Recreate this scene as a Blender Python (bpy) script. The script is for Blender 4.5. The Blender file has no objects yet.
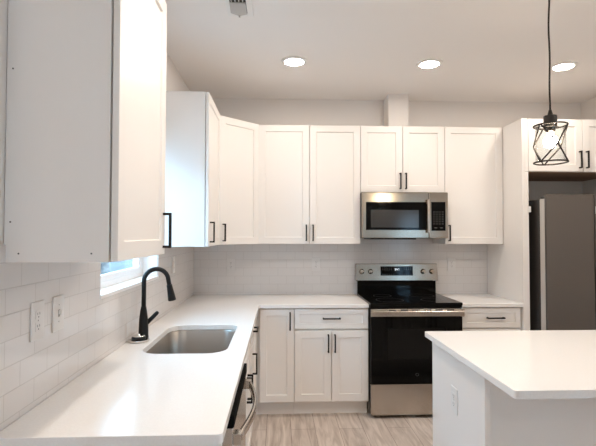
import bpy, bmesh, math, random
from mathutils import Vector, Matrix
random.seed(7)
PI = math.pi
SC = bpy.context.scene
COL = SC.collection

# ------------------------------------------------------------------ camera
f_px = 451.02
yaw, pitch, roll = math.radians(2.475), math.radians(1.4934), math.radians(.0822)
fw = Vector((math.sin(yaw)*math.cos(pitch), math.cos(yaw)*math.cos(pitch), math.sin(pitch)))
rt = Vector((math.cos(yaw), -math.sin(yaw), 0))
up = rt.cross(fw)
r2 = rt*math.cos(roll) + up*math.sin(roll)
u2 = up*math.cos(roll) - rt*math.sin(roll)
cd = bpy.data.cameras.new('camera')
cam = bpy.data.objects.new('camera', cd)
COL.objects.link(cam)
cam.matrix_world = Matrix(((r2.x, u2.x, -fw.x, .80705), (r2.y, u2.y, -fw.y, -4.32111), (r2.z, u2.z, -fw.z, 1.48056), (0, 0, 0, 1)))
cd.sensor_fit = 'HORIZONTAL'
cd.sensor_width = 36
cd.lens = f_px/596*36
cd.clip_start = .05
SC.camera = cam

# ------------------------------------------------------------------ world and exposure
SC.view_settings.view_transform = 'Standard'
SC.view_settings.look = 'None'
SC.view_settings.gamma = 1
SC.view_settings.use_curve_mapping = False
SC.view_settings.exposure = 1.4
SC.cycles.use_denoising = True
SC.cycles.max_bounces = 10
SC.cycles.diffuse_bounces = 6
SC.cycles.sample_clamp_indirect = 6
W = bpy.data.worlds.new('sky')
SC.world = W
W.use_nodes = True
wb = W.node_tree.nodes['Background']
wb.inputs['Color'].default_value = (.40, .70, 1, 1)
wb.inputs['Strength'].default_value = 4.8
LAMP, LAMP_REAR = 60.0, 125.0     # radiance of the downlight lenses, front row and farther rows
LAMP_COL = (1, .89, .78)
BULB = 60.0

# ------------------------------------------------------------------ materials
def mat(name, color, rough=.5, metal=0, spec=.5, **k):
    m = bpy.data.materials.new(name)
    m.use_nodes = True
    b = m.node_tree.nodes['Principled BSDF']
    b.inputs['Base Color'].default_value = (*color, 1)
    b.inputs['Roughness'].default_value = rough
    b.inputs['Metallic'].default_value = metal
    b.inputs['Specular IOR Level'].default_value = spec
    for kk, v in k.items():
        b.inputs[kk].default_value = v
    return m

def nodes(m):
    nt = m.node_tree
    return nt, nt.nodes, nt.links, nt.nodes['Principled BSDF']

def noise_color(m, c1, c2, scale, stretch=(1, 1, 1), detail=4, rough_to=None):
    nt, n, l, b = nodes(m)
    tc = n.new('ShaderNodeTexCoord'); mp = n.new('ShaderNodeMapping')
    mp.inputs['Scale'].default_value = stretch
    nz = n.new('ShaderNodeTexNoise'); nz.inputs['Scale'].default_value = scale; nz.inputs['Detail'].default_value = detail
    cr = n.new('ShaderNodeValToRGB')
    cr.color_ramp.elements[0].color = (*c1, 1); cr.color_ramp.elements[1].color = (*c2, 1)
    cr.color_ramp.elements[0].position = .3; cr.color_ramp.elements[1].position = .7
    l.new(tc.outputs['Object'], mp.inputs['Vector']); l.new(mp.outputs[0], nz.inputs['Vector'])
    l.new(nz.outputs['Fac'], cr.inputs[0]); l.new(cr.outputs[0], b.inputs['Base Color'])
    return nz

def bump_noise(m, scale, strength, stretch=(1, 1, 1), dist=.002):
    nt, n, l, b = nodes(m)
    tc = n.new('ShaderNodeTexCoord'); mp = n.new('ShaderNodeMapping')
    mp.inputs['Scale'].default_value = stretch
    nz = n.new('ShaderNodeTexNoise'); nz.inputs['Scale'].default_value = scale; nz.inputs['Detail'].default_value = 3
    bp = n.new('ShaderNodeBump'); bp.inputs['Strength'].default_value = strength; bp.inputs['Distance'].default_value = dist
    l.new(tc.outputs['Object'], mp.inputs['Vector']); l.new(mp.outputs[0], nz.inputs['Vector'])
    l.new(nz.outputs['Fac'], bp.inputs['Height']); l.new(bp.outputs[0], b.inputs['Normal'])

M = {}
M['cab'] = mat('cabinet_paint', (.84, .81, .78), .38)
M['wall'] = mat('wall_paint', (.79, .755, .725), .75)
bump_noise(M['wall'], 120, .12)
M['ceil'] = mat('ceiling_paint', (.84, .81, .785), .85)
bump_noise(M['ceil'], 90, .15)
M['trim'] = mat('trim_paint', (.86, .85, .84), .35)
M['vinyl'] = mat('window_vinyl', (.86, .87, .88), .3)
M['quartz'] = mat('white_quartz', (.85, .835, .82), .16, 0, .17)
noise_color(M['quartz'], (.83, .815, .80), (.87, .855, .84), 160)
M['steel_warm'] = mat('brushed_stainless_front', (.45, .385, .315), .18, 1)
bump_noise(M['steel_warm'], 60, .06, (1, 1, 40), .001)
M['deflector'] = mat('shaded_deflector_grey', (.46, .445, .43), .5)  # darker grey puts the deflector's own shade into its colour
M['strip'] = mat('matte_black_strip', (.006, .006, .006), .9, 0, .05)
M['plate'] = mat('outlet_plate_plastic', (.70, .675, .655), .3)
M['plastic'] = mat('white_plastic', (.80, .79, .77), .3)
M['slot'] = mat('dark_slot', (.05, .045, .04), .6)
M['grey_slot'] = mat('toggle_screw_grey', (.32, .30, .28), .6)  # plain mid grey of the toggle frame and plate screws
M['black'] = mat('matte_black_metal', (.006, .006, .006), .45, 0, .3)
M['bronze'] = mat('dark_bronze_metal', (.014, .010, .008), .55, 0, .3)
M['steel'] = mat('brushed_stainless', (.52, .475, .43), .22, 1)
bump_noise(M['steel'], 60, .06, (1, 1, 40), .001)
M['sink'] = mat('sink_stainless', (.42, .39, .355), .33, 1)
M['chrome'] = mat('polished_steel', (.75, .73, .70), .12, 1)
M['fridge'] = mat('dark_stainless', (.17, .155, .142), .38, 1)
M['fridge_side'] = mat('fridge_side_grey', (.06, .055, .052), .5)
M['lit_liner'] = mat('lit_door_liner', (.62, .585, .55), .4)  # pale grey stands in for light falling on the door's left side
M['bglass'] = mat('black_glass', (.003, .003, .003), .06, 0, .16)
M['oven_window'] = mat('oven_window_glass', (.007, .0067, .0065), .10, 0, .18)
M['mw_window'] = mat('microwave_window_glass', (.045, .042, .04), .12)
M['mark'] = mat('panel_print', (.13, .13, .13), .5)
M['ring'] = mat('burner_print', (.018, .018, .018), .3, 0, .3)
M['badge'] = mat('badge_print', (.07, .07, .07), .5)
M['rawwood'] = mat('unfinished_wood', (.30, .19, .12), .7)
noise_color(M['rawwood'], (.26, .16, .10), (.34, .22, .14), 12, (1, 12, 12))
M['siding'] = mat('blue_grey_siding', (.115, .115, .115), .7)
M['bark'] = mat('speckled_bark', (.3, .28, .26), .9)
noise_color(M['bark'], (.03, .028, .026), (.22, .20, .185), 30)
M['ground'] = mat('gravel_ground', (.35, .34, .33), .9)

def emit(name, color, s):
    m = bpy.data.materials.new(name); m.use_nodes = True
    nt = m.node_tree; nt.nodes.clear()
    e = nt.nodes.new('ShaderNodeEmission'); o = nt.nodes.new('ShaderNodeOutputMaterial')
    e.inputs['Color'].default_value = (*color, 1); e.inputs['Strength'].default_value = s
    nt.links.new(e.outputs[0], o.inputs[0])
    return m
M['lens'] = emit('downlight_lens', LAMP_COL, LAMP)
M['lens_rear'] = emit('downlight_lens_rear', LAMP_COL, LAMP_REAR)
M['bulb'] = emit('bulb_glow', (1, .82, .60), BULB)
M['digit'] = emit('clock_digit', (.9, .95, 1), .9)

def glass(name, gl=.06):
    m = bpy.data.materials.new(name); m.use_nodes = True
    nt = m.node_tree; nt.nodes.clear()
    t = nt.nodes.new('ShaderNodeBsdfTransparent'); g = nt.nodes.new('ShaderNodeBsdfGlossy')
    g.inputs['Roughness'].default_value = .02
    lw = nt.nodes.new('ShaderNodeLayerWeight'); lw.inputs['Blend'].default_value = .5
    pw = nt.nodes.new('ShaderNodeMath'); pw.operation = 'POWER'; pw.inputs[1].default_value = 4
    fr = nt.nodes.new('ShaderNodeMath'); fr.operation = 'MULTIPLY_ADD'; fr.inputs[1].default_value = .5; fr.inputs[2].default_value = .03
    nt.links.new(lw.outputs['Facing'], pw.inputs[0]); nt.links.new(pw.outputs[0], fr.inputs[0])
    mx = nt.nodes.new('ShaderNodeMixShader'); o = nt.nodes.new('ShaderNodeOutputMaterial')
    t.inputs['Color'].default_value = (.96, .97, .97, 1)
    nt.links.new(fr.outputs[0], mx.inputs[0]); nt.links.new(t.outputs[0], mx.inputs[1]); nt.links.new(g.outputs[0], mx.inputs[2])
    nt.links.new(mx.outputs[0], o.inputs[0])
    return m
M['glass'] = glass('clear_glass')

def tile_material(name, axis):
    m = mat(name, (.80, .775, .76), .14)
    nt, n, l, b = nodes(m)
    tc = n.new('ShaderNodeTexCoord'); sp = n.new('ShaderNodeSeparateXYZ'); cb = n.new('ShaderNodeCombineXYZ')
    ad = n.new('ShaderNodeMath'); ad.operation = 'SUBTRACT'; ad.inputs[1].default_value = .8568
    l.new(tc.outputs['Object'], sp.inputs[0])
    ax = n.new('ShaderNodeMath'); ax.operation = 'ADD'; ax.inputs[1].default_value = .0147
    l.new(sp.outputs[axis], ax.inputs[0]); l.new(ax.outputs[0], cb.inputs[0]); l.new(sp.outputs[2], ad.inputs[0]); l.new(ad.outputs[0], cb.inputs[1])
    br = n.new('ShaderNodeTexBrick')
    br.offset = .5
    br.inputs['Scale'].default_value = 1
    br.inputs['Brick Width'].default_value = .1635
    br.inputs['Row Height'].default_value = .0772
    br.inputs['Mortar Size'].default_value = .0015
    br.inputs['Mortar Smooth'].default_value = .2
    br.inputs['Color1'].default_value = (.70, .67, .65, 1)
    br.inputs['Color2'].default_value = (.715, .685, .665, 1)
    br.inputs['Mortar'].default_value = (.60, .565, .54, 1)
    l.new(cb.outputs[0], br.inputs['Vector'])
    l.new(br.outputs['Color'], b.inputs['Base Color'])
    bp = n.new('ShaderNodeBump'); bp.invert = True
    bp.inputs['Strength'].default_value = .5; bp.inputs['Distance'].default_value = .0015
    l.new(br.outputs['Fac'], bp.inputs['Height']); l.new(bp.outputs[0], b.inputs['Normal'])
    return m
M['tile_x'] = tile_material('white_subway_tile', 0)
M['tile_y'] = tile_material('white_subway_tile_side', 1)

def floor_material():
    m = mat('oak_plank_floor', (.6, .5, .42), .42)
    nt, n, l, b = nodes(m)
    tc = n.new('ShaderNodeTexCoord'); mp = n.new('ShaderNodeMapping')
    mp.inputs['Rotation'].default_value = (0, 0, PI/2)
    mp.inputs['Location'].default_value = (.35, .02, 0)
    l.new(tc.outputs['Object'], mp.inputs['Vector'])
    br = n.new('ShaderNodeTexBrick'); br.offset = .37
    br.inputs['Scale'].default_value = 1
    br.inputs['Brick Width'].default_value = 1.2
    br.inputs['Row Height'].default_value = .185
    br.inputs['Mortar Size'].default_value = .0016
    br.inputs['Color1'].default_value = (.64, .57, .515, 1)
    br.inputs['Color2'].default_value = (.53, .46, .41, 1)
    br.inputs['Mortar'].default_value = (.22, .16, .12, 1)
    l.new(mp.outputs[0], br.inputs['Vector'])
    m2 = n.new('ShaderNodeMapping'); m2.inputs['Scale'].default_value = (9, .9, 1)
    l.new(tc.outputs['Object'], m2.inputs['Vector'])
    nz = n.new('ShaderNodeTexNoise'); nz.inputs['Scale'].default_value = 2.6; nz.inputs['Detail'].default_value = 7
    nz.inputs['Distortion'].default_value = 1.2
    l.new(m2.outputs[0], nz.inputs['Vector'])
    cr = n.new('ShaderNodeValToRGB')
    cr.color_ramp.elements[0].position = .30; cr.color_ramp.elements[0].color = (.66, .62, .585, 1)
    cr.color_ramp.elements[1].position = .62; cr.color_ramp.elements[1].color = (1.08, 1.08, 1.08, 1)
    l.new(nz.outputs['Fac'], cr.inputs[0])
    mx = n.new('ShaderNodeMix'); mx.data_type = 'RGBA'; mx.blend_type = 'MULTIPLY'; mx.inputs[0].default_value = 1
    l.new(br.outputs['Color'], mx.inputs[6]); l.new(cr.outputs[0], mx.inputs[7])
    l.new(mx.outputs[2], b.inputs['Base Color'])
    return m
M['floor'] = floor_material()

# ------------------------------------------------------------------ mesh helpers
class MB:
    """Collects shapes (in world coordinates, or in a frame given by T) and links them as one mesh object."""
    def __init__(s, T=None):
        s.bm = bmesh.new(); s.T = T or Matrix.Identity(4)
    def _map(s, verts):
        for v in verts: v.co = s.T @ v.co
    def _merge(s, b):
        bmesh.ops.recalc_face_normals(b, faces=b.faces)
        vm = {}
        for v in b.verts: vm[v] = s.bm.verts.new(s.T @ v.co)
        for fc in b.faces:
            try:
                nf = s.bm.faces.new([vm[v] for v in fc.verts]); nf.smooth = fc.smooth
            except ValueError: pass
        b.free()
        return s
    def box(s, x0, x1, y0, y1, z0, z1, bev=0, seg=2):
        b = bmesh.new()
        vs = [b.verts.new((x, y, z)) for x in (x0, x1) for y in (y0, y1) for z in (z0, z1)]
        for q in ((0, 1, 3, 2), (4, 6, 7, 5), (0, 4, 5, 1), (2, 3, 7, 6), (0, 2, 6, 4), (1, 5, 7, 3)):
            b.faces.new([vs[i] for i in q])
        if bev:
            bmesh.ops.bevel(b, geom=list(b.edges), offset=bev, segments=seg, affect='EDGES', profile=.5)
        return s._merge(b)
    def prism(s, pts, z0, z1, bev=0):
        b = bmesh.new()
        lo = [b.verts.new((x, y, z0)) for x, y in pts]; hi = [b.verts.new((x, y, z1)) for x, y in pts]
        b.faces.new(lo); b.faces.new(hi)
        n = len(pts)
        for i in range(n): b.faces.new([lo[i], lo[(i+1) % n], hi[(i+1) % n], hi[i]])
        if bev:
            bmesh.ops.bevel(b, geom=list(b.edges), offset=bev, segments=2, affect='EDGES', profile=.5)
        return s._merge(b)
    def loft(s, rings, cap0=True, cap1=True, smooth=True):
        b = bmesh.new()
        R = [[b.verts.new(p) for p in r] for r in rings]
        n = len(R[0])
        for a, c in zip(R, R[1:]):
            for i in range(n):
                fc = b.faces.new([a[i], a[(i+1) % n], c[(i+1) % n], c[i]]); fc.smooth = smooth
        if cap0: b.faces.new(R[0])
        if cap1: b.faces.new(R[-1])
        return s._merge(b)
    def lathe(s, prof, c=(0, 0, 0), axis='z', n=28, closed=False, smooth=True):
        rings = []
        for r, h in prof:
            ring = []
            for i in range(n):
                a = 2*PI*i/n
                p, q = r*math.cos(a), r*math.sin(a)
                v = {'z': (p, q, h), 'y': (p, h, q), 'x': (h, p, q)}[axis]
                ring.append(Vector(v) + Vector(c))
            rings.append(ring)
        if closed: rings.append(rings[0])
        return s.loft(rings, not closed, not closed, smooth)
    def tube(s, path, r, n=12, closed=False):
        path = [Vector(p) for p in path]; m = len(path)
        rad = r if isinstance(r, (list, tuple)) else [r]*m
        rings = []; ref = None
        for i, p in enumerate(path):
            if closed: t = path[(i+1) % m] - path[i-1]
            else: t = path[min(i+1, m-1)] - path[max(i-1, 0)]
            t.normalize()
            if ref is None:
                ref = Vector((0, 0, 1)) if abs(t.z) < .9 else Vector((1, 0, 0))
            ref = (ref - t*ref.dot(t)).normalized()
            q = t.cross(ref)
            rings.append([p + (ref*math.cos(2*PI*k/n) + q*math.sin(2*PI*k/n))*rad[i] for k in range(n)])
        if closed: rings.append(rings[0])
        return s.loft(rings, not closed, not closed)
    def build(s, name, m, parent=None, origin=None):
        b = s.bm
        if parent is not None: o0 = ORG[parent]
        elif origin is not None: o0 = Vector(origin)
        else:
            xs = [v.co for v in b.verts]
            o0 = Vector(((min(v.x for v in xs)+max(v.x for v in xs))/2, (min(v.y for v in xs)+max(v.y for v in xs))/2, min(v.z for v in xs)))
            if name.split('_')[0] in ('wall', 'floor', 'ceiling', 'window', 'door', 'trim', 'baseboard'): o0 = Vector((0, 0, 0))
        bmesh.ops.translate(b, verts=b.verts, vec=-o0)
        me = bpy.data.meshes.new(name); b.to_mesh(me); b.free()
        me.materials.append(M[m])
        o = bpy.data.objects.new(name, me); COL.objects.link(o)
        if parent is not None: o.parent = parent
        else: o.location = o0
        ORG[o] = o0
        return o
ORG = {}

def empty(name, loc):
    o = bpy.data.objects.new(name, None); COL.objects.link(o)
    o.location = loc; o.empty_display_size = .1
    ORG[o] = Vector(loc)
    return o
def tag(o, label, cat, group=None):
    o['label'] = label; o['category'] = cat
    if group: o['group'] = group
    return o
def thing(name, loc, label, cat, group=None):
    return tag(empty(name, loc), label, cat, group)
def struct(o):
    o['kind'] = 'structure'; return o
def dup(root, loc, label, group=None):
    r = root.copy(); COL.objects.link(r); r.location = loc; r['label'] = label
    if group: r['group'] = group
    for ch in root.children:
        c = ch.copy(); COL.objects.link(c); c.parent = r
        for g in ch.children:
            d = g.copy(); COL.objects.link(d); d.parent = c
    return r
def smooth_by_angle(o):
    for p in o.data.polygons: p.use_smooth = True

def frame(o, U, N):
    """local (u along the front, d out of the wall, z) -> world"""
    return Matrix(((U[0], N[0], 0, o[0]), (U[1], N[1], 0, o[1]), (0, 0, 1, o[2] if len(o) > 2 else 0), (0, 0, 0, 1)))
BACK = lambda x: frame((x, 0, 0), (1, 0), (0, -1))
LEFT = lambda y: frame((0, y, 0), (0, 1), (1, 0))

def shaker(T, u0, u1, z0, z1, d, t=.02, rail=.058, rec=.009):
    mb = MB(T)
    def loop(i, dd): return [(u0+i, dd, z0+i), (u1-i, dd, z0+i), (u1-i, dd, z1-i), (u0+i, dd, z1-i)]
    mb.loft([loop(0, d-t), loop(0, d-.0015), loop(.0015, d), loop(rail, d), loop(rail+.0035, d-rec)], True, True, smooth=False)
    return mb
def pull(T, u, z, d, length=.145, vert=True):
    """square bar pull: two legs and a bar, centre (u, z)"""
    mb = MB(T); h = length/2; w = .0058
    if vert:
        mb.box(u-w, u+w, d+.024, d+.034, z-h, z+h, .001)
        for q in (z-h, z+h-.010): mb.box(u-w, u+w, d, d+.0245, q, q+.010)
    else:
        mb.box(u-h, u+h, d+.024, d+.034, z-w, z+w, .001)
        for q in (u-h, u+h-.010): mb.box(q, q+.010, d, d+.0245, z-w, z+w)
    return mb

ZB, ZT = 1.398, 2.46           # bottom and top of the upper cabinets
GAP = .0023
def upper(name, T, w, label, doors, z0=ZB, z1=ZT, depth=.305, doorgap=.005, bottom=None):
    """doors: list of (u0, u1, handle_u or None)"""
    o = T @ Vector((w/2, depth/2, z0))
    t = thing(name, o, label, 'cabinet')
    MB(T).box(.001, w-.001, .002, depth, z0, z1, .001).build('body', 'cab', t)
    d = depth + doorgap + .02
    for u0, u1, hu in doors:
        dr = shaker(T, u0+GAP, u1-GAP, z0+.002, z1-.002, d).build('door', 'cab', t)
        if hu is not None:
            pull(T, hu, z0+.1, d).build('handle', 'black', dr)
    return t

# ================================================================== structure
CZ = 2.79; XR = 3.805; YR = -8.5
struct(MB().box(-.15, XR+.15, YR-.15, .15, -.12, 0).build('floor', 'floor'))
struct(MB().box(-.15, XR+.15, YR-.15, .15, CZ, CZ+.12).build('ceiling', 'ceil'))
wb_ = struct(MB().box(-.15, XR+.15, 0, .15, 0, CZ).build('wall_back', 'wall'))
MB().box(0, 2.838, -.008, 0, .914, 1.45).build('backsplash', 'tile_x', wb_)
# left wall, pierced by the window over the sink
WY0, WY1, WZ0, WZ1 = -2.25, -1.272, 1.195, 2.13
wl = MB()
wl.box(-.15, 0, YR-.15, WY0, 0, CZ); wl.box(-.15, 0, WY1, 0, 0, CZ)
wl.box(-.15, 0, WY0, WY1, 0, WZ0); wl.box(-.15, 0, WY0, WY1, WZ1, CZ)
wl = struct(wl.build('wall_left', 'wall'))
bs = MB()
bs.box(0, .008, -3.015, WY0, .914, 1.45); bs.box(0, .008, WY1, -.008, .914, 1.45); bs.box(0, .008, WY0, WY1, .914, WZ0-.006)
bs.build('backsplash', 'tile_y', wl)
VY0, VY1, VZ0, VZ1 = -7.5, -6.1, .80, 2.0
wr = MB()   # right wall with a double window far behind the camera
wr.box(XR, XR+.15, YR-.15, VY0, 0, CZ); wr.box(XR, XR+.15, VY1, 0, 0, CZ)
wr.box(XR, XR+.15, VY0, VY1, 0, VZ0); wr.box(XR, XR+.15, VY0, VY1, VZ1, CZ)
struct(wr.build('wall_right', 'wall'))
struct(MB().box(0, XR, YR-.15, YR, 0, CZ).build('wall_rear', 'wall'))

# window over the sink: white vinyl frame set at the outer face of the wall, white returns and sill
wn = struct(empty('window_1', (0, -1.76, WZ0)))
MB().box(-.11, .012, WY0, WY1, WZ0-.006, WZ0+.012, .002).build('window_sill', 'trim', wn)
for y0, y1, z0, z1 in ((WY0, WY0+.006, WZ0+.012, WZ1), (WY1-.006, WY1, WZ0+.012, WZ1), (WY0+.006, WY1-.006, WZ1-.006, WZ1)):
    MB().box(-.11, 0, y0, y1, z0, z1).build('window_return', 'trim', wn)
fr = MB()
a0, a1, b0, b1 = WY0+.006, WY1-.006, WZ0+.012, WZ1-.006
fr.box(-.145, -.095, a0, a1, b0, b0+.03, .003); fr.box(-.145, -.095, a0, a1, b1-.05, b1, .003)
fr.box(-.145, -.095, a0, a0+.045, b0+.03, b1-.05, .003); fr.box(-.145, -.095, a1-.045, a1, b0+.03, b1-.05, .003)
fr.build('window_frame', 'vinyl', wn)
sa = MB()
a0 += .045; a1 -= .045; b0 += .03; b1 -= .05
mid = (b0+b1)/2
for z0, z1, xo in ((b0, mid+.02, -.105), (mid-.02, b1, -.125)):
    sa.box(xo-.012, xo+.012, a0, a1, z0, z0+.035, .002); sa.box(xo-.012, xo+.012, a0, a1, z1-.035, z1, .002)
    sa.box(xo-.012, xo+.012, a0, a0+.035, z0+.035, z1-.035, .002); sa.box(xo-.012, xo+.012, a1-.035, a1, z0+.035, z1-.035, .002)
    MB().box(xo-.002, xo+.002, a0+.03, a1-.03, z0+.03, z1-.03).build('window_pane', 'glass', wn)
sa.build('window_sash', 'vinyl', wn)
# double window on the right wall behind the camera
w2 = struct(empty('window_2', (XR, -6.8, VZ0)))
fr = MB()
for y0, y1 in ((VY0, VY0+.06), (-6.85, -6.75), (VY1-.06, VY1)): fr.box(XR+.04, XR+.12, y0, y1, VZ0, VZ1, .003)
for y0, y1 in ((VY0+.06, -6.85), (-6.75, VY1-.06)):
    for z0, z1 in ((VZ0, VZ0+.06), (1.38, 1.42), (VZ1-.06, VZ1)): fr.box(XR+.04, XR+.12, y0, y1, z0, z1, .003)
    MB().box(XR+.078, XR+.082, y0-.01, y1+.01, VZ0+.05, VZ1-.05).build('window_pane', 'glass', w2)
fr.build('window_frame', 'vinyl', w2)
# boxed duct chase on top of the microwave cabinet
struct(MB().box(1.826, 2.014, -.20, -.001, ZT+.001, CZ-.001).build('trim_1', 'wall'))
# baseboards
struct(MB().box(XR-.014, XR, YR, -.8, 0, .09, .003).build('baseboard_right', 'trim'))
struct(MB().box(0, .014, YR, -3.03, 0, .09, .003).build('baseboard_left', 'trim'))

# outdoors beyond the sink window
struct(MB().box(-9, -.16, -12, 19, -.4, -.3).build('trim_2', 'ground'))
sd = MB()
for k in range(16):
    z = -.3 + k*.2
    sd.loft([[(-4.0, -7, z), (-4.2, -7, z), (-4.2, -7, z+.2), (-4.03, -7, z+.2)], [(-4.0, 18, z), (-4.2, 18, z), (-4.2, 18, z+.2), (-4.03, 18, z+.2)]], smooth=False)
o = sd.build('neighbor_siding', 'siding'); struct(o); o.name = 'wall_outside'
tr = thing('tree', (-1.3, 1.21, -.3), 'speckled grey tree trunk outside the sink window', 'tree')
MB().tube([(-1.30, 1.21, -.3), (-1.29, 1.20, .6), (-1.31, 1.21, 1.6), (-1.28, 1.23, 2.8)], [.12, .09, .08, .06], 14).build('trunk', 'bark', tr)

# ================================================================== upper cabinets
# near cabinet on the left wall
NY0, NY1 = -2.962, -2.405
T = LEFT(NY0)
t = upper('wall_cabinet', T, NY1-NY0, 'large white wall cabinet nearest the camera, before the sink window',
          [(0, NY1-NY0, NY1-NY0-.032)], doorgap=.006)
for y, z in ((.020, 1.517), (.045, 1.424), (.255, 1.424), (.02, 1.972)):
    MB().lathe([(.0024, NY0-.0006), (.0024, NY0+.0012)], (y, 0, z), 'y', 10).build('screw_hole', 'slot', t)
# cabinet on the left wall beyond the window
FY0, FY1 = -1.232, -.628
upper('wall_cabinet', LEFT(FY0), FY1-FY0, 'white wall cabinet just beyond the sink window, beside the angled corner cabinet',
      [(0, FY1-FY0, .075)])
# diagonal corner cabinet
cx = .622
t = thing('corner_wall_cabinet', (.3, -.3, ZB), 'white corner wall cabinet with one angled door between left and back walls', 'cabinet')
MB().prism([(.002, -.002), (cx, -.002), (cx, -.305), (.305, -cx), (.002, -cx)], ZB, ZT, .001).build('body', 'cab', t)
L = math.hypot(cx-.305, cx-.305); s2 = math.sqrt(.5)
T = frame((.305, -cx, 0), (s2, s2), (s2, -s2))
dr = shaker(T, .008, L-.008, ZB+.002, ZT-.002, .024).build('door', 'cab', t)
pull(T, .045, ZB+.1, .024).build('handle', 'black', dr)
X0 = .626; X1 = X0+.912; X2 = X1+.764; X3 = 2.838
upper('wall_cabinet', BACK(X0), X1-X0, 'white wall cabinet with two tall doors between the corner cabinet and the microwave',
      [(0, (X1-X0)/2, (X1-X0)/2-.030), ((X1-X0)/2, X1-X0, (X1-X0)/2+.030)])
upper('wall_cabinet', BACK(X1), X2-X1, 'short white two-door wall cabinet above the microwave',
      [(0, (X2-X1)/2, (X2-X1)/2-.025), ((X2-X1)/2, X2-X1, (X2-X1)/2+.025)], z0=1.862)
upper('wall_cabinet', BACK(X2), X3-X2, 'white single-door wall cabinet between the microwave and the tall fridge panel',
      [(0, X3-X2, .036)])
# tall fridge panel and the cabinet over the fridge
fridge_panel = t = thing('tall_panel', (2.855, -.32, 0), 'tall white panel standing between the back counter and the fridge', 'panel')
MB().box(2.840, 2.862, -.645, -.002, 0, ZT, .001).build('panel_board', 'cab', t)
MB().box(2.8622, 2.895, -.645, -.60, 0, 2.010, .001).build('front_stile', 'cab', t)
t = upper('wall_cabinet', BACK(2.864), XR-2.866, 'deep white two-door cabinet over the fridge', [(.034, .505, .475), (.505, .938, .535)], z0=2.015, depth=.618)
MB().box(2.866, XR-.004, -.612, -.004, 2.011, 2.0145).build('underside', 'rawwood', t)
MB().box(2.865, 2.897, -.640, -.6185, 2.015, ZT, .001).build('filler', 'cab', t)

# ================================================================== base cabinets
KZ = .11; BT = .882; BD = .605; FD = .63
def base(name, T, w, label, fronts, loc=None):
    t = thing(name, T @ Vector((w/2, .3, 0)), label, 'cabinet')
    MB(T).box(.001, w-.001, .012, BD, KZ, BT, .001).build('body', 'cab', t)
    MB(T).box(.001, w-.001, .05, .55, 0.0, KZ).build('toe_kick', 'cab', t)
    for kind, u0, u1, z0, z1, hu, hz in fronts:
        d = shaker(T, u0+GAP, u1-GAP, z0, z1, FD, rail=.058 if kind == 'door' else .042).build(kind, 'cab', t)
        if hu is not None:
            pull(T, hu, hz, FD, vert=(kind == 'door')).build('handle', 'black', d)
    return t
DZ0, DZ1, RZa, RZb = .125, .698, .712, .876
T = BACK(.012)
t = thing('base_cabinet', (.45, -.3, 0), 'white base cabinet with one tall door at the inside corner under the counter', 'cabinet')
MB().box(.012, .936, -BD, -.012, KZ, BT, .001).build('body', 'cab', t)
MB().box(.55, .936, -.55, -.05, 0, KZ).build('toe_kick', 'cab', t)
dr = shaker(BACK(0), .657, .935, DZ0, RZb, FD, rail=.055).build('door', 'cab', t)
pull(BACK(0), .903, .779, FD).build('handle', 'black', dr)
w = 1.547-.937
base('base_cabinet', BACK(.937), w, 'white base cabinet with one drawer over two doors, left of the range',
     [('drawer', 0, w, RZa, RZb, w/2, .799), ('door', 0, w/2, DZ0, DZ1, w/2-.027, .597), ('door', w/2, w, DZ0, DZ1, w/2+.027, .597)])
w = 2.838-2.313
base('base_cabinet', BACK(2.313), w, 'white base cabinet with one drawer, between the range and the fridge panel',
     [('drawer', .012, w-.012, RZa, RZb, w/2+.03, .795), ('door', .012, w-.012, DZ0, DZ1, .06, .597)])
# left run
AY0, AY1 = -1.25, -.66
w = AY1-AY0
base('base_cabinet', LEFT(AY0), w, 'white drawer and door base cabinet between the sink cabinet and the inside corner',
     [('drawer', 0, w, RZa, RZb, .20, .80), ('door', 0, w, DZ0, DZ1, .08, .588)])
SY0 = -2.165
w = AY0-.002-SY0
T = LEFT(SY0)
t = thing('sink_base_cabinet', T @ Vector((w/2, .3, 0)), 'white base cabinet under the sink, next to the dishwasher', 'cabinet')
for nm, bx in (('side_board', (.001, .019, .012, BD, KZ, BT)), ('side_board', (w-.019, w-.001, .012, BD, KZ, BT)), ('floor_board', (.019, w-.019, .012, BD, KZ, KZ+.018)),
               ('back_board', (.019, w-.019, .012, .020, KZ+.018, BT)), ('front_board', (.019, w-.019, BD-.018, BD, KZ+.018, BT))):
    MB(T).box(*bx).build(nm, 'cab', t)
MB(T).box(.001, w-.001, .05, .55, 0, KZ).build('toe_kick', 'cab', t)
shaker(T, GAP, w-GAP, RZa, RZb, FD, rail=.042).build('false_drawer_front', 'cab', t)
for u0, u1, hu in ((0, w/2, w/2-.027), (w/2, w, w/2+.027)):
    d = shaker(T, u0+GAP, u1-GAP, DZ0, DZ1, FD).build('door', 'cab', t)
    pull(T, hu, .60, FD).build('handle', 'black', d)
tag(MB().box(.012, .622, -2.812, -2.792, 0, .8825, .001).build('end_panel', 'cab'), 'white end panel closing off the counter beside the dishwasher', 'panel')

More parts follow.
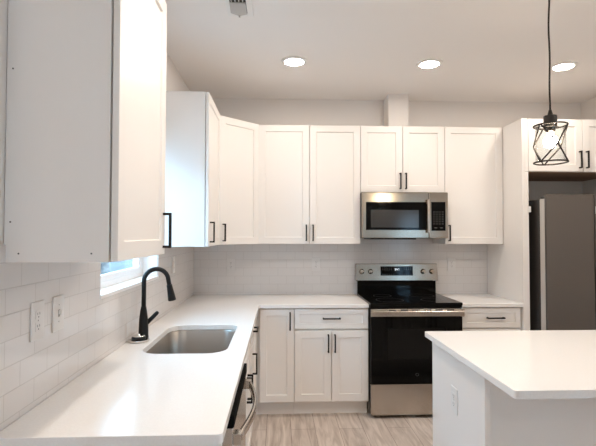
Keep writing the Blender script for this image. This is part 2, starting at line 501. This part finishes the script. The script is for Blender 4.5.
# dishwasher
t = thing('dishwasher', (.3, -2.48, 0), 'stainless dishwasher with a bowed bar handle, under the left counter', 'dishwasher')
MB().box(.03, .595, -2.780, -2.178, .10, .872).build('body', 'fridge_side', t)
MB().box(.05, .54, -2.780, -2.178, .0, .10).build('toe_kick', 'fridge_side', t)
dd = MB().box(.598, .656, -2.785, -2.172, .115, .832, .004).build('door', 'steel', t)
MB().box(.598, .660, -2.785, -2.172, .8325, .876, .003).build('control_strip', 'strip', t)
pts = []
for i in range(21):
    q = i/20
    y = -2.755 + q*.55
    pts.append((.676 + .038*math.sin(PI*q), y, .79))
hd = MB()
rings = []
for p in pts:
    x, y, z = p
    rings.append([(x-.007, y, z-.016), (x+.006, y, z-.016), (x+.008, y, z-.010), (x+.008, y, z+.010), (x+.006, y, z+.016), (x-.007, y, z+.016)])
hd.loft(rings, smooth=True)
hd.box(.655, .683, -2.775, -2.735, .772, .808, .002); hd.box(.655, .683, -2.225, -2.185, .772, .808, .002)
hd.build('handle', 'steel', dd)

# ================================================================== counters, sink, faucet
def rrect(x0, x1, y0, y1, r, n=8):
    rr = r if isinstance(r, (tuple, list)) else [r]*4
    out = []
    for (cx_, cy_, a0, q) in ((x1, y0, -PI/2, rr[0]), (x1, y1, 0, rr[1]), (x0, y1, PI/2, rr[2]), (x0, y0, PI, rr[3])):
        sx = -1 if cx_ == x1 else 1; sy = -1 if cy_ == y1 else 1
        c = (cx_+sx*q, cy_+sy*q)
        for k in range(n+1):
            a = a0 + PI/2*k/n
            out.append((c[0]+q*math.cos(a), c[1]+q*math.sin(a)))
    return out
def fillet(pts, rad, n=6):
    out = []
    m = len(pts)
    for i in range(m):
        p = Vector(pts[i]); r = rad[i]
        if r <= 0: out.append((p.x, p.y)); continue
        a = (Vector(pts[i-1])-p).normalized(); b = (Vector(pts[(i+1) % m])-p).normalized()
        ang = a.angle(b); dd_ = r/math.tan(ang/2)
        c = p + (a+b).normalized()*(r/math.sin(ang/2))
        s, e = p+a*dd_, p+b*dd_
        a0 = math.atan2(s.y-c.y, s.x-c.x); a1 = math.atan2(e.y-c.y, e.x-c.x)
        da = (a1-a0+PI) % (2*PI) - PI
        for k in range(n+1): out.append((c.x+r*math.cos(a0+da*k/n), c.y+r*math.sin(a0+da*k/n)))
    return out
def slab(outer, hole, z0, z1, bev=.002):
    b = bmesh.new(); es = []
    for lp in ([outer] + ([hole] if hole else [])):
        vs = [b.verts.new((x, y, z1)) for x, y in lp]
        es += [b.edges.new((vs[i], vs[(i+1) % len(vs)])) for i in range(len(vs))]
    bmesh.ops.triangle_fill(b, edges=es, use_beauty=True, use_dissolve=False)
    r = bmesh.ops.extrude_face_region(b, geom=list(b.faces))
    bmesh.ops.translate(b, verts=[v for v in r['geom'] if isinstance(v, bmesh.types.BMVert)], vec=(0, 0, z0-z1))
    bmesh.ops.recalc_face_normals(b, faces=b.faces)
    ed = [e for e in b.edges if len(e.link_faces) == 2 and e.calc_face_angle() > 1.2 and abs(e.verts[0].co.z-e.verts[1].co.z) < 1e-5]
    bmesh.ops.bevel(b, geom=ed, offset=bev, segments=2, affect='EDGES', profile=.5)
    m = MB(); m.bm.free(); m.bm = b
    return m
CT, CB = .914, .8845
HX0, HX1, HY0, HY1 = .140, .555, -2.135, -1.455
hole = rrect(HX0, HX1, HY0, HY1, [.10, .06, .10, .10])
out = fillet([(.0085, -.0085), (.0085, -3.018), (.650, -3.018), (.650, -.650), (1.5475, -.650), (1.5475, -.0085)], [0, 0, .016, .006, .003, 0])
tag(slab(out, hole, CB, CT).build('countertop', 'quartz'), 'L-shaped white quartz countertop with the sink cut into it', 'countertop')
out = fillet([(2.3125, -.0085), (2.3125, -.650), (2.838, -.650), (2.838, -.0085)], [0, .003, .003, 0])
tag(slab(out, None, CB, CT).build('countertop', 'quartz'), 'short white quartz countertop between the range and the tall fridge panel', 'countertop')

# sink bowl
t = thing('sink', (.347, -1.795, .67), 'undermount stainless steel sink bowl set into the white counter', 'sink')
def rr3(i, z, r): return [(x, y, z) for x, y in rrect(HX0-i, HX1+i, HY0-i, HY1+i, r)]
bw = MB()
zt = CB-.0008
bw.loft([rr3(.02, zt, .12), rr3(.004, zt, .10), rr3(.0, zt-.006, .098), rr3(-.004, .72, .09), rr3(-.012, .685, .085), rr3(-.035, .668, .07), rr3(-.12, .664, .03),
         rr3(-.12, .661, .03), rr3(-.033, .665, .07), rr3(-.009, .682, .087), rr3(-.0, .72, .093), rr3(.002, zt-.006, .10), rr3(.02, zt-.003, .12)], False, False)
b = bw.bm
bw.build('bowl', 'sink', t)
MB().box(HX0+.10, HX1-.10, HY0+.10, HY1-.10, .6605, .6645).build('bowl_floor', 'sink', t)
MB().lathe([(.045, .664), (.045, .6665), (.038, .668), (.030, .6665), (.006, .6655), (.001, .6655)], (.347, -1.795, 0), 'z', 28).build('drain', 'chrome', t)

# faucet
FX, FY = .066, -1.79
t = thing('faucet', (FX, FY, CT), 'matte black gooseneck kitchen faucet behind the sink', 'faucet')
MB().lathe([(.028, CT), (.028, CT+.006), (.0265, CT+.012), (.026, CT+.05), (.0235, CT+.10), (.0185, CT+.145), (.0145, CT+.165), (.0145, CT+.17)], (FX, FY, 0), 'z', 28).build('faucet_body', 'black', t)
dirv = Vector((.90, .43, 0)).normalized()
R = .066
pth = [Vector((FX, FY, CT+.16)), Vector((FX, FY, CT+.22)), Vector((FX, FY, 1.222))]
for k in range(1, 17):
    a = PI*k/16*.97
    pth.append(Vector((FX, FY, 1.222)) + dirv*(R-R*math.cos(a)) + Vector((0, 0, R*math.sin(a))))
tdir = (pth[-1]-pth[-2]).normalized()
pth.append(pth[-1] + tdir*.035)
MB().tube(pth, .0125, 16).build('spout', 'black', t)
e = pth[-1]
MB().tube([e-tdir*.004, e+tdir*.004, e+tdir*.012, e+tdir*.06, e+tdir*.085, e+tdir*.088], [.0150, .0160, .0160, .0205, .0225, .020], 20).build('spray_head', 'black', t)
hdv = Vector((.75, .40, .80)).normalized()
hb = Vector((FX, FY, CT+.074)) + Vector((.75, .45, 0)).normalized()*.014
MB().tube([hb, hb+hdv*.02, hb+hdv*.075, hb+hdv*.086, hb+hdv*.090], [.0125, .012, .011, .0095, .004], 14).build('lever', 'black', t)
# strainer lying at the foot of the faucet
sx, sy = .068, -1.880
t = thing('sink_strainer', (sx, sy, CT), 'round black and steel sink strainer lying at the foot of the faucet', 'strainer')
MB().lathe([(.030, CT+.0005), (.052, CT+.002), (.056, CT+.007), (.054, CT+.011), (.037, CT+.012), (.036, CT+.005), (.030, CT+.005)], (sx, sy, 0), 'z', 36, closed=True).build('rim', 'chrome', t)
MB().lathe([(.034, CT+.004), (.036, CT+.012), (.036, CT+.024), (.032, CT+.026), (.001, CT+.026)], (sx, sy, 0), 'z', 30).build('basket', 'black', t)
MB().lathe([(.030, CT+.0265), (.031, CT+.030), (.024, CT+.033), (.008, CT+.033), (.007, CT+.040), (.001, CT+.041)], (sx, sy, 0), 'z', 28).build('knob', 'chrome', t)

# ================================================================== range
RX = 1.550; RW = 2.310; RC = (RX+RW)/2
t = thing('range', (RC, -.35, 0), 'freestanding stainless and black glass electric range between the back counters', 'range')
MB().box(RX, RW, -.655, -.03, .03, .905, .002).build('body', 'bglass', t)
for x in (RX+.05, RW-.05):
    for y in (-.60, -.08): MB().lathe([(.018, 0), (.018, .031)], (x, y, 0), 'z', 12).build('foot', 'black', t)
MB().box(RX, RW, -.690, -.075, .9055, .929, .004).build('cooktop', 'bglass', t)
for bx, by, br in ((RX+.20, -.52, .115), (RW-.20, -.52, .09), (RX+.20, -.25, .08), (RW-.20, -.25, .11)):
    MB().lathe([(br, .9291), (br, .9296), (br-.003, .9296), (br-.003, .9291)], (bx, by, 0), 'z', 40, closed=True).build('burner_ring', 'ring', t)
MB().box(RX+.002, RW-.002, -.678, -.656, .884, .905).build('front_rail', 'bglass', t)
# backguard: black riser, then the slanted stainless control panel
MB().prism([(RX+.006, -.074), (RW-.006, -.074), (RW-.006, -.03), (RX+.006, -.03)], .905, 1.05, .002).build('riser', 'bglass', t)
MB().box(RX+.006, RW-.006, -.082, -.074, .965, .972, .002).build('riser_ledge', 'bglass', t)
pb = MB()
def side(x, flare): return [(x-flare, -.100, 1.052), (x, -.088, 1.204), (x, -.075, 1.209), (x, -.02, 1.205), (x-flare, -.02, 1.052), (x-flare, -.095, 1.047)]
pb.loft([side(1.538, .002), side(1.545, 0), side(2.303, 0), side(2.310, -.006)], smooth=False)
bg = pb.build('control_panel', 'steel_warm', t)
def onp(z): return -.100 + (z-1.052)/(1.204-1.052)*.012     # y of the slanted face
def slant_box(x0, x1, z0, z1, th=.003):
    m = MB()
    m.loft([[(x0, onp(z0)-th, z0), (x1, onp(z0)-th, z0), (x1, onp(z1)-th, z1), (x0, onp(z1)-th, z1)],
            [(x0, onp(z0)+.002, z0), (x1, onp(z0)+.002, z0), (x1, onp(z1)+.002, z1), (x0, onp(z1)+.002, z1)]], smooth=False)
    return m
disp = slant_box(1.770, 2.078, 1.097, 1.184).build('display', 'bglass', bg)
SEG = {'a': (0, 1, .9, 1), 'g': (0, 1, .45, .55), 'd': (0, 1, 0, .1), 'f': (0, .15, .5, 1), 'b': (.85, 1, .5, 1), 'e': (0, .15, 0, .5), 'c': (.85, 1, 0, .5)}
NUM = {'9': 'abcdfg', '4': 'bcfg', '7': 'abc'}
cl = MB()
cx0 = 1.906
for ch in '9:47':
    if ch == ':':
        for z in (1.149, 1.158): cl.box(cx0-.001, cx0+.001, onp(z)-.0046, onp(z)-.0031, z, z+.002)
        cx0 += .004
        continue
    for s in NUM[ch]:
        a, b_, c, d_ = SEG[s]
        z0 = 1.145+c*.018; z1 = 1.145+d_*.018
        cl.box(cx0+a*.009, cx0+b_*.009, onp(z0)-.0046, onp(z0)-.0031, z0, z1)
    cx0 += .013
cl.build('clock', 'digit', bg)
for k in range(14):
    x = 1.786+k*.0205
    if 5 < k < 8: continue
    for z in (1.108, 1.150, 1.166):
        if z > 1.11 and 4 < k < 10: continue
        MB().box(x, x+.009, onp(z)-.0044, onp(z)-.0031, z, z+.003).build('touch_mark', 'mark', bg)
for x in (1.592, 1.674, 2.176, 2.258):
    y0 = onp(1.135)
    kn = MB().lathe([(.024, y0+.003), (.024, y0-.004), (.020, y0-.006), (.0195, y0-.024), (.0175, y0-.027), (.001, y0-.027)], (x, 0, 1.135), 'y', 24).build('knob', 'steel_warm', t)
    MB().box(x-.003, x+.003, y0-.030, y0-.0272, 1.119, 1.151, .001).build('knob_grip', 'steel', kn)
# door
dr = MB().box(RX+.004, RW-.004, -.690, -.658, .284, .880, .003).build('oven_door', 'bglass', t)
MB().box(1.690, 2.170, -.6925, -.6902, .478, .722).build('oven_window', 'oven_window', dr)
rk = MB()
for z in (.655, .625, .51): rk.box(1.70, 2.16, -.6932, -.6926, z, z+.003)
rk.build('rack_lines', 'oven_window', dr)
hb = MB()
prof = [(-.690, .820), (-.708, .820), (-.713, .824), (-.714, .862), (-.712, .866), (-.690, .866)]
hb.loft([[(RX+.003, y, z) for y, z in prof], [(RW+.004, y, z) for y, z in prof]], smooth=False)
hb.build('oven_handle', 'steel', dr)
tr_ = MB()
tr_.box(RX+.003, RW+.004, -.714, -.691, .8665, .884, .002)
vt = tr_.build('vent_trim', 'steel', dr)
for k in range(6):
    x = 1.695+k*.095
    MB().box(x, x+.060, -.7146, -.7135, .868, .881).build('vent_slot', 'slot', vt)
MB().lathe([(.013, -.6915), (.013, -.690), (.0105, -.690), (.0105, -.6915)], (RC, 0, .352), 'y', 24, closed=True).build('badge', 'badge', dr)
MB().box(RX+.004, RW-.004, -.690, -.658, .030, .276, .004).build('storage_drawer', 'steel', t)

# ================================================================== microwave
t = thing('microwave', (1.918, -.2, 1.448), 'stainless over-the-range microwave hung under the short cabinet above the range', 'microwave')
MX0, MX1, MZ0, MZ1 = 1.541, 2.299, 1.450, 1.858
MB().box(MX0, MX1, -.375, -.010, MZ0, MZ1, .002).build('body', 'fridge_side', t)
MB().box(1.62, 2.03, -.36, -.06, MZ0-.010, MZ0-.0005).build('bottom_grille', 'black', t)
dm = MB().box(MX0-.004, 2.128, -.412, -.377, MZ0+.002, MZ1-.002, .006, 3).build('door', 'steel_warm', t)
MB().box(1.571, 2.106, -.4155, -.4122, 1.523, 1.769).build('door_glass', 'bglass', dm)
MB().box(1.612, 2.036, -.4166, -.4156, 1.545, 1.699).build('window', 'mw_window', dm)
cp = MB().box(2.130, MX1+.001, -.412, -.377, MZ0+.002, MZ1-.002, .006, 3).build('control_side', 'steel_warm', t)
MB().box(2.150, 2.275, -.4150, -.4122, 1.517, 1.771).build('keypad', 'bglass', cp)
for r in range(6):
    for c in range(4):
        MB().box(2.166+c*.026, 2.166+c*.026+.012, -.4158, -.4151, 1.575+r*.021, 1.575+r*.021+.006).build('button', 'mark', cp)
for x in (2.175, 2.225): MB().box(x, x+.025, -.4158, -.4151, 1.54, 1.546).build('button', 'mark', cp)
hm = MB()
hm.lathe([(.013, 1.500), (.014, 1.503), (.014, 1.787), (.013, 1.790)], (2.118, -.438, 0), 'z', 20)
hm.box(2.110, 2.126, -.438, -.4105, 1.515, 1.535); hm.box(2.110, 2.126, -.438, -.4105, 1.755, 1.775)
hm.build('handle', 'steel', dm)

# ================================================================== fridge
t = thing('refrigerator', (3.36, -.35, 0), 'dark stainless french-door refrigerator in the alcove beside the tall white panel', 'refrigerator')
GX0, GX1, GZ = 2.972, 3.785, 1.814
MB().box(GX0, GX1, -.660, -.04, .02, 1.778, .004).build('body', 'fridge_side', t)
for x in (GX0+.06, GX1-.06):
    for y in (-.6, -.1): MB().lathe([(.02, 0), (.02, .021)], (x, y, 0), 'z', 12).build('foot', 'black', t)
doors = []
for x0, x1 in ((GX0, 3.374), (3.380, GX1)):
    inner = MB().box(x0+.002, x1-.002, -.735, -.668, .62, 1.778, .003).build('door_liner', 'lit_liner', t)
    d = MB().box(x0, x1, -.762, -.7355, .615, GZ, .007, 3).build('door', 'fridge', t)
    doors.append(d)
fz = MB().box(GX0, GX1, -.762, -.668, .06, .600, .006).build('freezer_drawer', 'fridge', t)
hh = MB(); hh.tube([(GX0+.1, -.80, .53), (GX1-.1, -.80, .53)], .011); hh.box(GX0+.11, GX0+.13, -.80, -.761, .52, .54); hh.box(GX1-.13, GX1-.11, -.80, -.761, .52, .54)
hh.build('handle', 'steel', fz)
for x in (GX0+.03, GX1-.09): MB().box(x, x+.06, -.72, -.63, 1.7785, 1.800, .004).build('hinge_cover', 'fridge_side', t)
MB().box(3.385, 3.435, -.7632, -.7622, 1.655, 1.715).build('sticker', 'plastic', doors[1])
o = MB().box(2.8952, 2.925, -.63, -.602, 1.672, 1.722, .004).build('clip', 'plastic', fridge_panel)

# ================================================================== island
IX0, IX1 = 1.700, 3.13
t = thing('island_cabinet', (2.4, -2.06, 0), 'white kitchen island base with a flat end panel and a plain grey-lit back panel', 'island')
MB().box(IX0+.020, IX1-.02, -2.362, -1.745, .10, .884-.0015, .001).build('body', 'cab', t)
MB().box(IX0+.020, IX1-.02, -2.362, -1.82, 0, .0995).build('toe_kick', 'cab', t)
MB().box(IX0, IX0+.0195, -2.372, -1.722, 0, .8825, .001).build('end_panel', 'cab', t)
MB().box(IX1-.0195, IX1, -2.372, -1.722, 0, .8825, .001).build('end_panel', 'cab', t)
MB().box(IX0+.0235, IX1-.0235, -2.380, -2.3625, 0, .8825, .001).build('back_panel', 'cab', t)
MB().box(IX0-.004, IX0+.023, -2.397, -2.3725, 0, .8825, .0015).build('corner_post', 'cab', t)
MB().box(IX1-.023, IX1+.004, -2.397, -2.3725, 0, .8825, .0015).build('corner_post', 'cab', t)
MB().box(IX0+.0235, IX1-.0235, -2.3925, -2.3805, 0, .10, .002).build('base_trim', 'cab', t)
T = frame((IX1-.02, -1.745, 0), (-1, 0), (0, 1))
wI = (IX1-IX0-.04)/3
for k in range(3):
    d = shaker(T, k*wI+GAP, (k+1)*wI-GAP, RZa, RZb, .023, rail=.042).build('drawer', 'cab', t)
    pull(T, (k+.5)*wI, .795, .023, vert=False).build('handle', 'black', d)
    for q in (0, 1):
        d = shaker(T, k*wI+q*wI/2+GAP, k*wI+(q+1)*wI/2-GAP, DZ0, DZ1, .023).build('door', 'cab', t)
        pull(T, k*wI+wI/2+(-.027 if q == 0 else .027), .597, .023).build('handle', 'black', d)
out = fillet([(1.667, -1.685), (1.667, -2.700), (3.165, -2.700), (3.165, -1.685)], [.008, .014, .014, .008])
tag(slab(out, None, CB-.001, CT).build('countertop', 'quartz'), 'white quartz island countertop overhanging toward the camera', 'countertop')

# ================================================================== pendant lamp
PX, PY = 2.130, -2.19
t = thing('pendant_lamp', (PX, PY, 1.8), 'black wire cage pendant lamp with a glowing bulb hanging over the island', 'lamp')
MB().lathe([(.06, CZ-.002), (.06, CZ-.018), (.05, CZ-.026), (.006, CZ-.028)], (PX, PY, 0), 'z', 28).build('ceiling_canopy', 'bronze', t)
pth = [(PX+.0035*math.sin(k*.95), PY+.003*math.cos(k*.8), CZ-.027-(CZ-.027-2.075)*k/14) for k in range(15)]
pth[-1] = (PX, PY, 2.075)
MB().tube(pth, .0042, 10).build('cord', 'bronze', t)
MB().lathe([(.006, 2.092), (.011, 2.074), (.013, 2.063), (.0290, 2.062), (.0300, 2.060), (.0300, 2.008), (.029, 2.006), (.001, 2.006)][::-1], (PX, PY, 0), 'z', 28).build('socket_cap', 'bronze', t)
MB().lathe([(.001, 1.984), (.018, 1.984), (.022, 1.988), (.023, 2.0055), (.001, 2.0055)], (PX, PY, 0), 'z', 24).build('socket', 'bronze', t)
bl = [(.0125, 1.983), (.0135, 1.974)]
for k in range(13):
    a = math.radians(64-k*12)
    bl.append((max(.032*math.cos(a), .0006), 1.936+.032*math.sin(a)))
MB().lathe(bl, (PX, PY, 0), 'z', 24).build('bulb', 'bulb', t)
RT, ZR1, ZR0 = .0735, 2.014, 1.834
cg = MB()
for z in (ZR1, ZR0):
    cg.tube([(PX+RT*math.cos(2*PI*k/48), PY+RT*math.sin(2*PI*k/48), z) for k in range(48)], .0042, 8, closed=True)
for q in range(3):
    c0 = math.radians(-97.6+120*q)
    h = math.radians(58); zm = ZR0+(ZR1-ZR0)*.46
    for sgn in (1, -1):
        cg.tube([(PX+RT*math.cos(c0+sgn*h), PY+RT*math.sin(c0+sgn*h), ZR1), (PX+RT*math.cos(c0+sgn*.02), PY+RT*math.sin(c0+sgn*.02), zm+.003),
                 (PX+RT*math.cos(c0-sgn*.02), PY+RT*math.sin(c0-sgn*.02), zm-.003), (PX+RT*math.cos(c0-sgn*h), PY+RT*math.sin(c0-sgn*h), ZR0)], .0036, 8)
for k in range(3):
    a = math.radians(20+120*k)
    cg.tube([(PX+.028*math.cos(a), PY+.028*math.sin(a), ZR1+.0), (PX+RT*math.cos(a), PY+RT*math.sin(a), ZR1)], .0022, 8)
cg.build('wire_cage', 'bronze', t)
gl = MB()
gl.lathe([(.066, 1.842), (.066, 2.008), (.0645, 2.008), (.0645, 1.842)], (PX, PY, 0), 'z', 40, closed=True)
gl.build('glass_shade', 'glass', t)

# ================================================================== ceiling lamps and vent
def downlight(x, y, label, m='lens'):
    t = thing('ceiling_light', (x, y, CZ-.02), label, 'ceiling light', 'round recessed ceiling lights')
    MB().lathe([(.070, CZ-.001), (.098, CZ-.001), (.098, CZ-.004), (.092, CZ-.010), (.078, CZ-.012), (.070, CZ-.010)], (x, y, 0), 'z', 40, closed=True).build('trim_ring', 'plastic', t)
    MB().lathe([(.069, CZ-.002), (.069, CZ-.009), (.060, CZ-.011), (.001, CZ-.012)][::-1], (x, y, 0), 'z', 40).build('lens', m, t)
    return t
d0 = downlight(.922, -.955, 'round recessed ceiling light above the sink side of the back counter')
dup(d0, (1.955, -.955, CZ-.02), 'round recessed ceiling light above the range')
dup(d0, (3.008, -.955, CZ-.02), 'round recessed ceiling light beside the pendant cord')
d1 = downlight(.922, -2.76, 'unseen round recessed ceiling light added farther into the room', 'lens_rear')
for x, y in ((3.005, -2.76), (.922, -5.6)):  # rearmost one is an unseen fill lamp, added to brighten camera-facing fronts
    dup(d1, (x, y, CZ-.02), 'unseen round recessed ceiling light added farther into the room')

t = thing('air_vent', (.58, -1.8, CZ-.02), 'small white ceiling air register with open louvers', 'air vent')
vx0, vx1, vy0, vy1 = .505, .655, -2.04, -1.65
fm = MB()
fm.box(vx0, vx0+.024, vy0, vy1, CZ-.008, CZ-.0005, .002); fm.box(vx1-.034, vx1, vy0, vy1, CZ-.008, CZ-.0005, .002)
fm.box(vx0+.024, vx1-.034, vy1-.03, vy1, CZ-.008, CZ-.0005, .002); fm.box(vx0+.024, vx1-.034, vy0, vy0+.03, CZ-.008, CZ-.0005, .002)
fm.build('frame', 'plastic', t)
MB().box(vx0+.024, vx1-.034, vy0+.03, vy1-.03, CZ-.0025, CZ-.0006).build('duct_opening', 'slot', t)
MB().prism([(vx0+.024, -1.818), (vx1-.036, -1.818), (vx1-.036, -1.688), (vx0+.074, -1.670), (vx0+.062, -1.670), (vx0+.020, -1.700)], CZ-.014, CZ-.0085, .001).build('deflector', 'deflector', t)
for k in range(4):
    x = vx0+.034+k*.021
    MB().box(x, x+.004, vy0+.031, -1.824, CZ-.012, CZ-.003).build('louver', 'plastic', t)
MB().box(vx0+.063, vx0+.073, -1.674, -1.660, CZ-.020, CZ-.0145, .001).build('lever', 'deflector', t)

# ================================================================== outlets and switch
def plate(name, T, label, cat, kind='outlet', pm='plate'):
    t = thing(name, T @ Vector((0, 0, 0)), label, cat)
    MB(T).box(-.040, .040, .0005, .006, -.063, .063, .002).build('cover_plate', pm, t)
    if kind == 'outlet':
        for z in (-.020, .020):
            r = MB(T)
            r.box(-.0165, .0165, .006, .0075, z-.0145, z+.0145, .0006)
            rc = r.build('receptacle', pm, t)
            sl = MB(T)
            sl.box(-.0075, -.0055, .0075, .0079, z-.001, z+.007); sl.box(.0055, .0075, .0075, .0079, z-.001, z+.007); sl.box(-.002, .002, .0075, .0079, z-.010, z-.006)
            sl.build('slots', 'slot', rc)
    else:
        MB(T).box(-.006, .006, .006, .0072, -.013, .013).build('toggle_frame', 'grey_slot', t)
        MB(T).box(-.004, .004, .0065, .017, -.004, .010, .001).build('toggle', 'plastic', t)
    for z in ((0,) if kind == 'outlet' else (-.03, .03)):
        MB(T).box(-.0022, .0022, .006, .0068, z-.0022, z+.0022).build('screw', 'grey_slot', t)
def wallT(x, y, z, U, N): return frame((x, y, z), U, N)
BX = dict(U=(1, 0), N=(0, -1)); LX = dict(U=(0, 1), N=(1, 0))
plate('outlet', wallT(.357, -.008, 1.193, **BX), 'white outlet on the back tiles below the corner wall cabinet', 'outlet')
plate('outlet', wallT(1.167, -.008, 1.198, **BX), 'white outlet on the back tiles left of the range', 'outlet')
plate('outlet', wallT(2.482, -.008, 1.198, **BX), 'white outlet on the back tiles right of the range', 'outlet')
plate('outlet', wallT(.008, -2.786, 1.196, **LX), 'white outlet on the side tiles, nearest the camera beside the light switch', 'outlet')
plate('light_switch', wallT(.008, -2.645, 1.196, **LX), 'white toggle light switch on the side tiles next to an outlet', 'light switch', 'switch')
plate('outlet', wallT(.008, -.852, 1.25, **LX), 'white outlet on the side tiles beyond the faucet and window', 'outlet')
plate('outlet', frame((IX0, -2.057, .648), (0, -1), (-1, 0)), 'white outlet on the end panel of the island', 'outlet', pm='plastic')
